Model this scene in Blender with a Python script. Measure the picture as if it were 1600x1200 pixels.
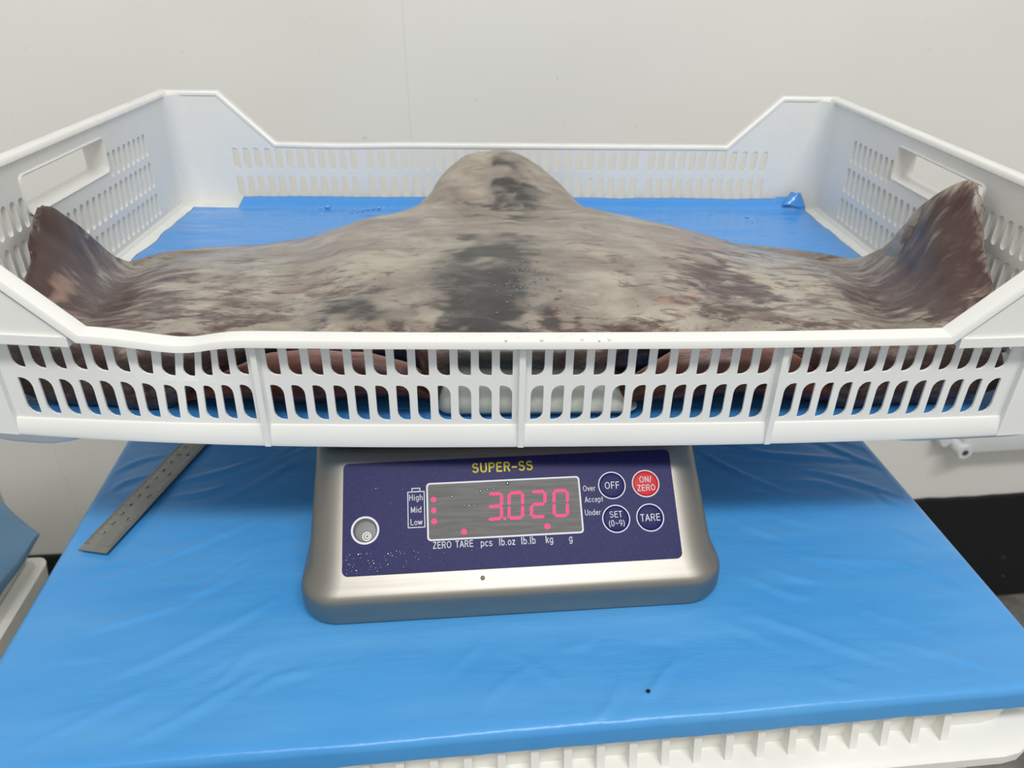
import bpy, bmesh, math, random
import numpy as np
from mathutils import Vector, Matrix, noise
for o in list(bpy.data.objects): bpy.data.objects.remove(o)
SC = bpy.context.scene; COL = SC.collection
random.seed(7)
T = 0.83                                     # height of the blue table top above the floor

# ---------------------------------------------------------------- camera, light, exposure
cam = bpy.data.cameras.new('camera'); cam_o = bpy.data.objects.new('camera', cam); COL.objects.link(cam_o)
cam.sensor_width = 36; cam.lens = 27.0; cam.clip_start = .01
_p, _y = math.radians(30.4), math.radians(5.46)
fw = Vector((math.sin(_y)*math.cos(_p), math.cos(_y)*math.cos(_p), -math.sin(_p)))
rt = Vector((math.cos(_y), -math.sin(_y), 0)); upv = rt.cross(fw)
m = Matrix.Identity(4)
for i in range(3): m[i][0] = rt[i]; m[i][1] = upv[i]; m[i][2] = -fw[i]
m.translation = Vector((0, 0, T + .345)); cam_o.matrix_world = m
SC.camera = cam_o
cam.dof.use_dof = True; cam.dof.focus_distance = .46; cam.dof.aperture_fstop = 11
SC.view_settings.view_transform = 'Standard'; SC.view_settings.look = 'None'
SC.view_settings.gamma = 1; SC.view_settings.use_curve_mapping = False
SC.view_settings.exposure = 0.0
wd = bpy.data.worlds.new('room_glow'); SC.world = wd; wd.use_nodes = True
bgn = wd.node_tree.nodes['Background']; bgn.inputs[0].default_value = (1.0, .985, .95, 1); bgn.inputs[1].default_value = .55
def area(name, loc, target, sx, sy, power, col):
    l = bpy.data.lights.new(name, 'AREA'); l.shape = 'RECTANGLE'; l.size = sx; l.size_y = sy; l.energy = power; l.color = col
    o = bpy.data.objects.new(name, l); COL.objects.link(o); o.location = loc
    o.rotation_euler = (Vector(target) - Vector(loc)).to_track_quat('-Z', 'Y').to_euler(); return o
area('ceiling_tube_light', (.25, -.95, T + 2.40), (.05, .5, T), 1.8, .33, 53, (1.0, .985, .96))

# ---------------------------------------------------------------- helpers
def lin(r, g, b):
    f = lambda c: ((c/255 + .055)/1.055)**2.4 if c/255 > .04045 else c/255/12.92
    return (f(r), f(g), f(b), 1)
class NT:
    def __init__(s, name, rough=.5, metal=0, spec=.5, col=(.8,.8,.8,1)):
        s.m = bpy.data.materials.new(name); s.m.use_nodes = True; s.t = s.m.node_tree; s.n = s.t.nodes; s.b = s.n['Principled BSDF']
        s.b.inputs['Base Color'].default_value = col; s.b.inputs['Roughness'].default_value = rough
        s.b.inputs['Metallic'].default_value = metal; s.b.inputs['Specular IOR Level'].default_value = spec
    def new(s, k, **kw):
        n = s.n.new(k)
        for a, v in kw.items(): setattr(n, a, v)
        return n
    def ln(s, a, b): s.t.links.new(a, b)
    def coords(s, scale=(1,1,1), rot=(0,0,0), kind='Object'):
        tc = s.new('ShaderNodeTexCoord'); mp = s.new('ShaderNodeMapping'); mp.inputs['Scale'].default_value = scale; mp.inputs['Rotation'].default_value = rot
        s.ln(tc.outputs[kind], mp.inputs[0]); return mp.outputs[0]
    def noise(s, vec, scale, detail=4, rough=.55, dist=0):
        n = s.new('ShaderNodeTexNoise'); n.inputs['Scale'].default_value = scale; n.inputs['Detail'].default_value = detail
        n.inputs['Roughness'].default_value = rough; n.inputs['Distortion'].default_value = dist
        if vec is not None: s.ln(vec, n.inputs['Vector'])
        return n.outputs['Fac']
    def ramp(s, fac, stops):
        r = s.new('ShaderNodeValToRGB'); e = r.color_ramp.elements
        while len(e) < len(stops): e.new(.5)
        for i, (p, c) in enumerate(stops): e[i].position = p; e[i].color = c if len(c) == 4 else (*c, 1)
        s.ln(fac, r.inputs[0]); return r.outputs[0]
    def mix(s, fac, a, b, mode='MIX'):
        n = s.new('ShaderNodeMix', data_type='RGBA', blend_type=mode)
        for k, v in ((0, fac), (6, a), (7, b)):
            if hasattr(v, 'is_linked') or hasattr(v, 'links'): s.ln(v, n.inputs[k])
            else: n.inputs[k].default_value = v
        return n.outputs[2]
    def math(s, op, a, b=0., clamp=False):
        n = s.new('ShaderNodeMath', operation=op, use_clamp=clamp)
        for k, v in ((0, a), (1, b)):
            if hasattr(v, 'links'): s.ln(v, n.inputs[k])
            else: n.inputs[k].default_value = v
        return n.outputs[0]
    def bump(s, h, strength=.2, dist=.001):
        n = s.new('ShaderNodeBump'); n.inputs['Strength'].default_value = strength; n.inputs['Distance'].default_value = dist
        s.ln(h, n.inputs['Height']); s.ln(n.outputs[0], s.b.inputs['Normal'])
    def col(s, c): s.ln(c, s.b.inputs['Base Color'])
    def rough(s, c): s.ln(c, s.b.inputs['Roughness'])
W4 = lambda v: (v, v, v, 1)

def link(name, verts, faces, mat, parent=None, smooth=False, matrix=None, auto=None, fix=True):
    me = bpy.data.meshes.new(name)
    me.from_pydata([tuple(v) for v in verts], [], [tuple(f) for f in faces])
    if fix:
        b = bmesh.new(); b.from_mesh(me); bmesh.ops.recalc_face_normals(b, faces=b.faces); b.to_mesh(me); b.free()
    if smooth or auto:
        me.polygons.foreach_set('use_smooth', [True]*len(me.polygons))
        if auto: me.set_sharp_from_angle(angle=math.radians(auto))
    me.materials.append(mat)
    o = bpy.data.objects.new(name, me); COL.objects.link(o)
    if parent: o.parent = parent
    if matrix is not None: o.matrix_local = matrix
    return o
def empty(name, matrix=None):
    o = bpy.data.objects.new(name, None); o.empty_display_size = .02; COL.objects.link(o)
    if matrix is not None: o.matrix_world = matrix
    return o
def tag(o, label=None, cat=None, group=None, kind=None):
    for k, v in (('label', label), ('category', cat), ('group', group), ('kind', kind)):
        if v: o[k] = v
    return o
class MB:
    def __init__(s): s.v = []; s.f = []
    def add(s, v, f):
        k = len(s.v); s.v += [tuple(x) for x in v]; s.f += [tuple(i + k for i in q) for q in f]; return s
    def box(s, x0, x1, y0, y1, z0, z1):
        v = [(x, y, z) for x in (x0, x1) for y in (y0, y1) for z in (z0, z1)]
        return s.add(v, [(0,1,3,2),(4,6,7,5),(0,4,5,1),(2,3,7,6),(0,2,6,4),(1,5,7,3)])
    def rbox(s, x0, x1, y0, y1, z0, z1, r=.003, seg=2):
        b = bmesh.new(); bmesh.ops.create_cube(b, size=1)
        bmesh.ops.scale(b, vec=(x1-x0, y1-y0, z1-z0), verts=b.verts)
        bmesh.ops.translate(b, vec=((x0+x1)/2, (y0+y1)/2, (z0+z1)/2), verts=b.verts)
        bmesh.ops.bevel(b, geom=b.edges[:], offset=r, segments=seg, affect='EDGES', profile=.5)
        b.verts.index_update(); s.add([v.co[:] for v in b.verts], [[v.index for v in f.verts] for f in b.faces]); b.free(); return s
    def prism(s, pts, axis, a, b):          # polygon pts (2D) extruded along axis from a to b
        n = len(pts)
        def P(p, w): return {'x': (w, p[0], p[1]), 'y': (p[0], w, p[1]), 'z': (p[0], p[1], w)}[axis]
        v = [P(p, a) for p in pts] + [P(p, b) for p in pts]
        f = [tuple(range(n)), tuple(range(2*n-1, n-1, -1))] + [(i, (i+1) % n, n + (i+1) % n, n + i) for i in range(n)]
        return s.add(v, f)
    def loft(s, rings, cap=True):
        n = len(rings[0]); k = len(s.v)
        for r in rings: s.v += [tuple(p) for p in r]
        for j in range(len(rings)-1):
            for i in range(n): s.f.append((k+j*n+i, k+j*n+(i+1) % n, k+(j+1)*n+(i+1) % n, k+(j+1)*n+i))
        if cap: s.f.append(tuple(k+i for i in range(n))); s.f.append(tuple(k+(len(rings)-1)*n+i for i in reversed(range(n))))
        return s
    def warp(s, fn): s.v = [fn(*p) for p in s.v]; return s
    def build(s, name, mat, parent=None, **kw): return link(name, s.v, s.f, mat, parent, **kw)
def rrect(x0, x1, y0, y1, r, n=5):
    out = []
    for cx, cy, a0 in ((x1-r, y1-r, 0), (x0+r, y1-r, 90), (x0+r, y0+r, 180), (x1-r, y0+r, 270)):
        for i in range(n+1):
            a = math.radians(a0 + 90*i/n); out.append((cx + r*math.cos(a), cy + r*math.sin(a)))
    return out
def ring2(cx, cy, r, n=40): return [(cx + r*math.cos(2*math.pi*i/n), cy + r*math.sin(2*math.pi*i/n)) for i in range(n)]

# ---------------------------------------------------------------- materials
wm = NT('painted_panel_wall', .55, 0, .35)
v = wm.coords()
base = wm.mix(wm.ramp(wm.noise(v, 2.2, 3), [(.35, W4(0)), (.7, W4(1))]), lin(228,228,223), lin(234,234,230))
speck = wm.ramp(wm.noise(v, 60, 2, .5), [(.735, W4(0)), (.775, W4(1))])
speck2 = wm.ramp(wm.noise(wm.coords((1,1,.8), (0,0,0)), 140, 1, .5), [(.77, W4(0)), (.80, W4(1))])
base = wm.mix(wm.math('MULTIPLY', speck, .45), base, lin(184,182,176)); base = wm.mix(wm.math('MULTIPLY', speck2, .35), base, lin(150,146,140))
wm.col(base); wm.bump(wm.noise(v, 18, 3), .12, .004)
M_wall = wm.m
dm = NT('black_dado_paint', .55, 0, .3); v = dm.coords()
dm.col(dm.mix(dm.ramp(dm.noise(v, 60, 2), [(.72, W4(0)), (.76, W4(1))]), lin(24,26,29), lin(88,88,88))); M_black = dm.m
fl = NT('wet_concrete_floor', .35); v = fl.coords()
fl.col(fl.ramp(fl.noise(v, 9, 6, .7), [(.3, lin(74,73,70)), (.55, lin(128,126,121)), (.75, lin(168,166,158))])); fl.bump(fl.noise(v, 40, 4), .5, .004); M_floor = fl.m
def plastic(name, c, rough=.32, sss=.0, var=4):
    t = NT(name, rough, 0, .5); v = t.coords()
    d = tuple(max(0, x - var) for x in c)
    t.col(t.mix(t.ramp(t.noise(v, 14, 3), [(.35, W4(0)), (.7, W4(1))]), lin(*d), lin(*c)))
    t.rough(t.ramp(t.noise(v, 40, 3), [(.3, W4(rough-.07)), (.7, W4(rough+.1))]))
    return t.m
M_crate = plastic('white_crate_plastic', (234,235,231), .3)
M_bin = plastic('off_white_bin_plastic', (234,234,228), .4, var=8)
M_grey = plastic('pale_grey_plastic', (218,222,224), .4)
sh = NT('blue_polythene_sheet', .3, 0, .45); v = sh.coords()
stre = sh.noise(sh.coords((1, 5, 1), (0, 0, .6)), 7, 4)
sh.col(sh.mix(sh.ramp(stre, [(.35, W4(0)), (.7, W4(1))]), lin(68,148,214), lin(84,158,218)))
sh.bump(sh.noise(sh.coords((2, 9, 1), (0, 0, .5)), 11, 5), .18, .004); M_sheet = sh.m
ln_ = NT('blue_liner_film', .16, 0, .55); v = ln_.coords()
ln_.col(ln_.mix(ln_.noise(v, 9, 3), lin(66,142,216), lin(78,150,220))); ln_.bump(ln_.noise(ln_.coords((1.5, 6, 1)), 14, 4), .35, .004); M_liner = ln_.m
fm = NT('pale_blue_film', .3, 0, .4, lin(150,200,245)); fm.bump(fm.noise(fm.coords(), 18, 3), .3, .004); M_film = fm.m
st = NT('brushed_steel', .44, 1.0, .5); v = st.coords((2, 60, 60))
st.col(st.mix(st.noise(v, 12, 3), lin(150,147,140), lin(154,151,144))); st.rough(st.ramp(st.noise(v, 20, 3), [(.3, W4(.43)), (.7, W4(.45))])); M_steel = st.m
ru = NT('worn_ruler_steel', .42, .85, .5); v = ru.coords((30, 4, 1))
ru.col(ru.mix(ru.noise(v, 8, 4), lin(140,140,135), lin(176,175,168))); M_ruler = ru.m
np_ = NT('navy_panel_print', .46, 0, .2); v = np_.coords()
dots = np_.ramp(np_.noise(v, 900, 2), [(.45, W4(0)), (.75, W4(1))])
np_.col(np_.mix(np_.math('MULTIPLY', dots, .16), lin(24,24,82), lin(78,80,140))); np_.bump(np_.noise(v, 700, 2), .12, .0003); M_navy = np_.m
M_key = NT('navy_key_membrane', .4, 0, .12, lin(22,22,84)).m
M_redkey = NT('red_key_membrane', .4, 0, .22, lin(186,18,28)).m
M_white = NT('white_print', .5, 0, .3, lin(212,213,222)).m
M_yellow = NT('yellow_print', .5, 0, .3, lin(206,192,44)).m
M_ink = NT('black_ink', .6, 0, .2, lin(30,30,30)).m
dw = NT('scratched_display_window', .3, 0, .35); v = dw.coords((40, 500, 1), (0, 0, .42))
dw.col(dw.ramp(dw.noise(v, 1.2, 3), [(.56, lin(34,34,36)), (.8, lin(66,67,67))])); dw.rough(dw.ramp(dw.noise(v, 1.0, 2), [(.3, W4(.33)), (.7, W4(.38))])); M_disp = dw.m
def emit(name, c, s):
    t = NT(name, .5, 0, .2, c); t.b.inputs['Emission Color'].default_value = c; t.b.inputs['Emission Strength'].default_value = s; return t.m
M_led = emit('red_led_segment', (1.0, .035, .125, 1), 1.0)
M_vial = NT('grey_vial_fluid', .3, 0, .2, lin(112,114,116)).m
M_vialw = NT('vial_recess', .4, 0, .3, lin(60,62,64)).m
M_bub = NT('vial_bubble', .2, 0, .5, lin(150,150,148)).m
M_drop = NT('water_droplet', .05, 0, .8, lin(30,32,70)).m
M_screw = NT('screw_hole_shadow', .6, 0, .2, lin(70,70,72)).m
fs = NT('white_squid_flesh', .28, 0, .5); v = fs.coords()
fs.col(fs.mix(fs.noise(v, 30, 3), lin(196,206,200), lin(222,226,218))); fs.b.inputs['Subsurface Weight'].default_value = .25
fs.b.inputs['Subsurface Radius'].default_value = (.012, .012, .010); fs.b.inputs['Subsurface Scale'].default_value = .4; M_flesh = fs.m
# squid skin: stains come from two vertex colour layers, broken up by stretched noise
sk = NT('mottled_squid_skin', .3, 0, .5)
def attr(name):
    a = sk.new('ShaderNodeAttribute', attribute_name=name); sp = sk.new('ShaderNodeSeparateColor'); sk.ln(a.outputs['Color'], sp.inputs[0]); return sp.outputs
A1, A2 = attr('stain_a'), attr('stain_b')       # a: charcoal, brown, pink   b: ink, pale, lobe
fl_at = sk.new('ShaderNodeAttribute', attribute_name='flow')
def flow(scale, rot=0.):
    mp = sk.new('ShaderNodeMapping'); mp.inputs['Scale'].default_value = scale; mp.inputs['Rotation'].default_value = (0, 0, rot); sk.ln(fl_at.outputs['Vector'], mp.inputs[0]); return mp.outputs[0]
n1 = sk.noise(flow((26, 58, 40), .10), 1.5, 9, .64, .9); n2 = sk.noise(flow((46, 80, 60), -.15), 1.5, 7, .6, .6)
n3 = sk.noise(flow((26, 26, 26)), 1.0, 6, .6, .6); n4 = sk.noise(flow((60, 170, 100), -.18), 1.2, 6, .68, .9)
col = sk.mix(sk.ramp(n3, [(.36, W4(0)), (.64, W4(1))]), lin(138,128,117), lin(168,160,147))
veil = sk.ramp(sk.noise(flow((14, 30, 30), -.1), 1.5, 7, .62, .8), [(.44, W4(0)), (.60, W4(1))])
col = sk.mix(sk.math('MULTIPLY', veil, .5), col, lin(112,98,92))
def mask(a, n, k, lo, hi):
    s = sk.math('ADD', a, sk.math('MULTIPLY', sk.math('SUBTRACT', n, .5), k)); return sk.ramp(s, [(lo, W4(0)), (hi, W4(1))])
col = sk.mix(sk.math('MULTIPLY', mask(A2[1], n3, 1.0, .2, .75), .8), col, lin(178,170,153))
bm_ = sk.math('ADD', sk.math('MULTIPLY', A1[1], .75), .06)
col = sk.mix(sk.math('MULTIPLY', mask(bm_, n1, 2.4, .32, .58), .7), col, lin(92,66,60))
col = sk.mix(sk.math('MULTIPLY', mask(bm_, n4, 2.2, .46, .66), .75), col, lin(66,44,42))
col = sk.mix(sk.math('MULTIPLY', mask(A1[1], n2, 1.3, .50, .84), .88), col, lin(64,40,39))
col = sk.mix(sk.math('MULTIPLY', mask(A1[0], n3, 1.0, .22, .85), .88), col, lin(66,66,66))
col = sk.mix(sk.math('MULTIPLY', mask(A1[0], n1, 1.6, .48, .85), .75), col, lin(40,38,39))
col = sk.mix(sk.math('MULTIPLY', mask(A1[2], n1, 1.4, .42, .85), .62), col, lin(164,134,120))
col = sk.mix(sk.math('MULTIPLY', mask(A2[0], n1, .8, .3, .8), .85), col, lin(40,38,47))
lobec = sk.mix(sk.ramp(n2, [(.38, W4(0)), (.66, W4(1))]), lin(66,30,22), lin(96,54,41))
lobec = sk.mix(sk.ramp(n4, [(.55, W4(0)), (.7, W4(.8))]), lobec, lin(92,50,44))
col = sk.mix(A2[2], col, lobec)
pk = sk.new('ShaderNodeAttribute', attribute_name='edge_tint')
col = sk.mix(pk.outputs['Fac'], col, lin(196,164,152))
sk.col(col)
sk.rough(sk.ramp(n1, [(.3, W4(.24)), (.7, W4(.42))]))
sk.bump(sk.math('ADD', sk.math('MULTIPLY', n4, .6), n1), .28, .0012); M_skin = sk.m

# ---------------------------------------------------------------- the room
backing = MB().box(-2.4, 2.6, 1.0506, 1.15, 0, 2.1).build('wall_back', M_wall); tag(backing, kind='structure')
for x0, x1 in ((-2.4, -.6203), (-.6197, -.0343), (-.0337, 2.6)):
    MB().rbox(x0, x1, 1.05, 1.0507, T - .60, 2.1, .0002, 1).build('wall_panel', M_wall, backing)
n = 160; top = []
for i in range(n+1):
    x = -2.4 + 5.0*i/n; top.append((x, T - .565 - .012*0 + .0025*noise.noise((x*19, 0, 0)) + (.0015 if i % 7 == 0 else 0)))
dado = MB().prism(top + [(2.6, 0), (-2.4, 0)], 'y', 1.042, 1.05).build('baseboard_back', M_black); tag(dado, kind='structure')
flo = MB().box(-2.4, 2.6, -1.6, 1.05, -.05, 0).build('floor', M_floor); tag(flo, kind='structure')

# ---------------------------------------------------------------- storage bin under the table, blue sheet over its board
bin_e = empty('storage_bin', Matrix.Translation((0, 0, 0)))
tag(bin_e, 'white plastic bin with a ribbed rim under the blue sheet', 'bin')
X0, X1, Y0, Y1 = -.252, .321, .250, .795
MB().loft([[(x, y, z) for x, y in rrect(X0 + ins, X1 - ins, Y0 + ins, Y1 - ins, .03)] for z, ins in ((0, .03), (.02, .026), (T-.10, .004), (T-.0165, 0), (T-.0165, .02), (T-.06, .024))], True).build('body', M_bin, bin_e, auto=40)
lg = MB().loft([[(x, y, z) for x, y in rrect(X0 - max(0, o_)*.1, X1 + max(0, o_)*.1, Y0 - o_, Y1 + o_, .03)] for z, o_ in ((T-.052, -.004), (T-.052, .014), (T-.049, .018), (T-.043, .018), (T-.040, .014), (T-.040, -.004))], False)
lg.build('ledge', M_bin, bin_e, auto=50)
rib0 = None
xr = X1 - .058
while xr > X0 + .03:
    if rib0 is None:
        rib0 = MB().prism([(0, T-.018), (-.005, T-.0185), (-.0095, T-.040), (0, T-.040)], 'x', -.0021, .0021).build('rib', M_bin, bin_e, matrix=Matrix.Translation((xr, Y0 + .002, 0)))
    else:
        c = rib0.copy(); COL.objects.link(c); c.parent = bin_e; c.matrix_local = Matrix.Translation((xr, Y0 + .002, 0))
    xr -= .0175

WR = [[-0.251, 0.485, -0.223, 0.503], [-0.245, 0.463, -0.227, 0.479], [-0.2, 0.467, -0.149, 0.493], [-0.197, 0.451, -0.166, 0.462], [-0.221, 0.364, -0.136, 0.425], [-0.166, 0.356, -0.128, 0.38], [-0.216, 0.253, -0.168, 0.29], [-0.19, 0.295, -0.132, 0.335], [-0.131, 0.287, -0.108, 0.307], [-0.108, 0.278, -0.083, 0.293], [-0.166, 0.355, -0.134, 0.366], [0.276, 0.481, 0.323, 0.44], [0.261, 0.436, 0.315, 0.406], [0.241, 0.428, 0.276, 0.416], [0.22, 0.397, 0.238, 0.374], [0.196, 0.345, 0.224, 0.327], [0.194, 0.468, 0.235, 0.415], [0.149, 0.314, 0.238, 0.267], [0.245, 0.28, 0.299, 0.246], [0.22, 0.471, 0.323, 0.44], [0.057, 0.291, 0.075, 0.303], [0.064, 0.245, 0.082, 0.267], [0.192, 0.263, 0.209, 0.253], [0.222, 0.355, 0.256, 0.337], [0.185, 0.397, 0.218, 0.368], [0.179, 0.334, 0.213, 0.317], [-0.152, 0.318, -0.099, 0.347], [-0.217, 0.324, -0.161, 0.353], [-0.168, 0.258, -0.111, 0.287], [0.093, 0.26, 0.118, 0.274]]
NX, NY = 300, 290
xs = np.linspace(-.255, .325, NX); ys = np.linspace(.243, .805, NY)
gx, gy = np.meshgrid(xs, ys, indexing='ij'); h = np.zeros_like(gx)
rng = np.random.RandomState(3)
segs = [(*w, 1.0) for w in WR]
for k in range(60):
    cx, cy = rng.uniform(-.25, .32), rng.uniform(.25, .55); sgn = 1 if cx < .03 else -1
    a = sgn*rng.uniform(.35, .8); L = rng.uniform(.02, .08); segs.append((cx - L*math.cos(a)/2, cy - L*math.sin(a)/2, cx + L*math.cos(a)/2, cy + L*math.sin(a)/2, .45))
for x0, y0, x1, y1, amp in segs:
    dx, dy = x1 - x0, y1 - y0; L = math.hypot(dx, dy); ux, uy = dx/L, dy/L
    s = (gx - x0)*ux + (gy - y0)*uy; q = -(gx - x0)*uy + (gy - y0)*ux
    q = q - .0035*np.sin(s/L*3.1 + x0*50)
    env = np.clip(1 - ((s - L/2)/(L*.62))**2, 0, 1)
    w = .0016 + .0011*env
    h += amp*.00095*env*(np.exp(-(q/w)**2) - .45*np.exp(-((q + 2.2*w)/(1.6*w))**2))
for fx, fy, ph, am in ((21, 33, .3, .00045), (-17, 41, 1.9, .0004), (55, 71, 4., .00014), (-47, 83, .8, .00012)):
    h += am*np.sin(fx*gx + fy*gy + ph + 2.2*np.sin(13*gx - 7*gy))
# flatten where the scale stands
flat = np.clip(np.maximum.reduce([-.10 - gx, gx - .166, .312 - gy, gy - .61])/.02, 0, 1)
edge = np.clip(np.minimum.reduce([gx + .255, .325 - gx, gy - .243, .805 - gy])/.006, 0, 1)
h = (h - .0006)*flat; h = np.minimum(h, .0014)
h = h*edge - (1 - edge)**2*.0022
vs = np.stack([gx, gy, h + T], -1).reshape(-1, 3).tolist(); fcs = []
idx = np.arange(NX*NY).reshape(NX, NY)
fcs = np.stack([idx[:-1, :-1], idx[1:, :-1], idx[1:, 1:], idx[:-1, 1:]], -1).reshape(-1, 4).tolist()
border = list(idx[:, 0]) + list(idx[-1, 1:]) + list(idx[-2::-1, -1]) + list(idx[0, -2:0:-1])
prev = border; nb = len(border)
for lev, zz in enumerate((-.006, -.0155)):
    k0 = len(vs); cur = []
    for i, b in enumerate(border):
        x, y, z = vs[b]; jit = .0012*noise.noise((x*60, y*60, lev*3.1)) + (.001*noise.noise((x*210, y*210, 5)) if lev else 0)
        ox = -.0008 if x < -.2549 else (.0008 if x > .3249 else 0); oy = -.0008 if y < .2431 else (.0008 if y > .8049 else 0)
        vs.append((x + ox*(1 + jit*200), y + oy*(1 + jit*300), T + zz + (jit if lev else 0))); cur.append(k0 + i)
    for i in range(nb): j = (i+1) % nb; fcs.append((prev[i], cur[i], cur[j], prev[j]))
    prev = cur
fcs.append(tuple(prev))
sheet = link('plastic_sheet', vs, fcs, M_sheet, smooth=True, auto=60)
tag(sheet, 'wrinkled blue plastic sheet stretched over the table board under the scale', 'sheet')
sp = MB().loft([[(x, y, z) for x, y in ring2(.097, .2595, r, 10)] for z, r in ((T+.0002, .0012), (T+.0008, .0009))]).build('speck', M_ink, sheet); sp['label'] = 'tiny black speck near the front edge'

# ---------------------------------------------------------------- weighing scale
SM = Matrix.Translation((.033, .317, T)) @ Matrix.Rotation(-.017, 4, 'Z')
scale = empty('weighing_scale', SM)
tag(scale, 'stainless steel bench scale with navy front panel and red digits, under the crate', 'scale')
t40 = math.tan(math.radians(40))
rings = []
def sring(z, front, x0, x1, r, back=.285): return [(x, y, z) for x, y in rrect(x0, x1, front, back, r, 8)]
for z, fr, sx in ((.0012, .0015, .1245), (.006, 0, .1255), (.0165, .0002, .1252), (.0192, .0010, .1244), (.0216, .0030, .1230), (.0240, .0067, .1217), (.0270, .0110, .1208)):
    rings.append(sring(z, fr, -sx, sx, .022))
for z in (.034, .045, .056, .066, .073):
    rings.append(sring(z, .005 + (z - .022)/t40 - .0012*0, -.1208 + .0035*(z - .0275)/.05, .1208 - .0035*(z - .0275)/.05, .022))
rings += [sring(.0755, .0715, -.116, .116, .021), sring(.077, .076, -.112, .112, .02)]
MB().loft(rings).build('body', M_steel, scale, auto=38)
CR = Matrix.Translation((.0526, .576, T + .09)) @ Matrix.Rotation(-.0612, 4, 'Z') @ Matrix.Rotation(.0156, 4, 'Y')
plm = SM.inverted() @ CR @ Matrix.Translation((-.015, .0, 0))
MB().rbox(-.115, .115, -.195, .11, -.0085, -.0068, .0006, 1).build('platform', M_steel, scale, matrix=plm)
PN = Vector((0, -math.sin(math.radians(40)), math.cos(math.radians(40))))
PM = Matrix(((1, 0, 0, 0), (0, math.cos(math.radians(40)), PN.y, .005), (0, math.sin(math.radians(40)), PN.z, .022), (0, 0, 0, 1)))
MM = .001
def slab(name, pts, z0, z1, mat, parent, top_r=None):
    rg = [[(x*MM, y*MM, z*MM) for x, y in pts] for z in (z0, z1)]
    mb = MB().loft(rg); return mb.build(name, mat, parent, matrix=None)
panel = slab('control_panel', rrect(-99.2, 99, 8.9, 74.9, 3.2), -.6, .7, M_navy, scale); panel.matrix_local = PM
panel['label'] = 'navy membrane panel with keys and display'
def on_panel(name, mb, mat, parent=None):
    o = mb.build(name, mat, parent or panel)
    if parent is scale: o.matrix_local = PM
    return o
def flat_ring(outer, inner, z0, z1):
    mb = MB(); n = len(outer)
    L = [[(x*MM, y*MM, z*MM) for x, y in r] for r, z in ((outer, z0), (outer, z1), (inner, z1), (inner, z0))]
    for r in L: mb.v += r
    for j in range(4):
        for i in range(n): mb.f.append((j*n+i, j*n+(i+1) % n, ((j+1) % 4)*n+(i+1) % n, ((j+1) % 4)*n+i))
    return mb
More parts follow.
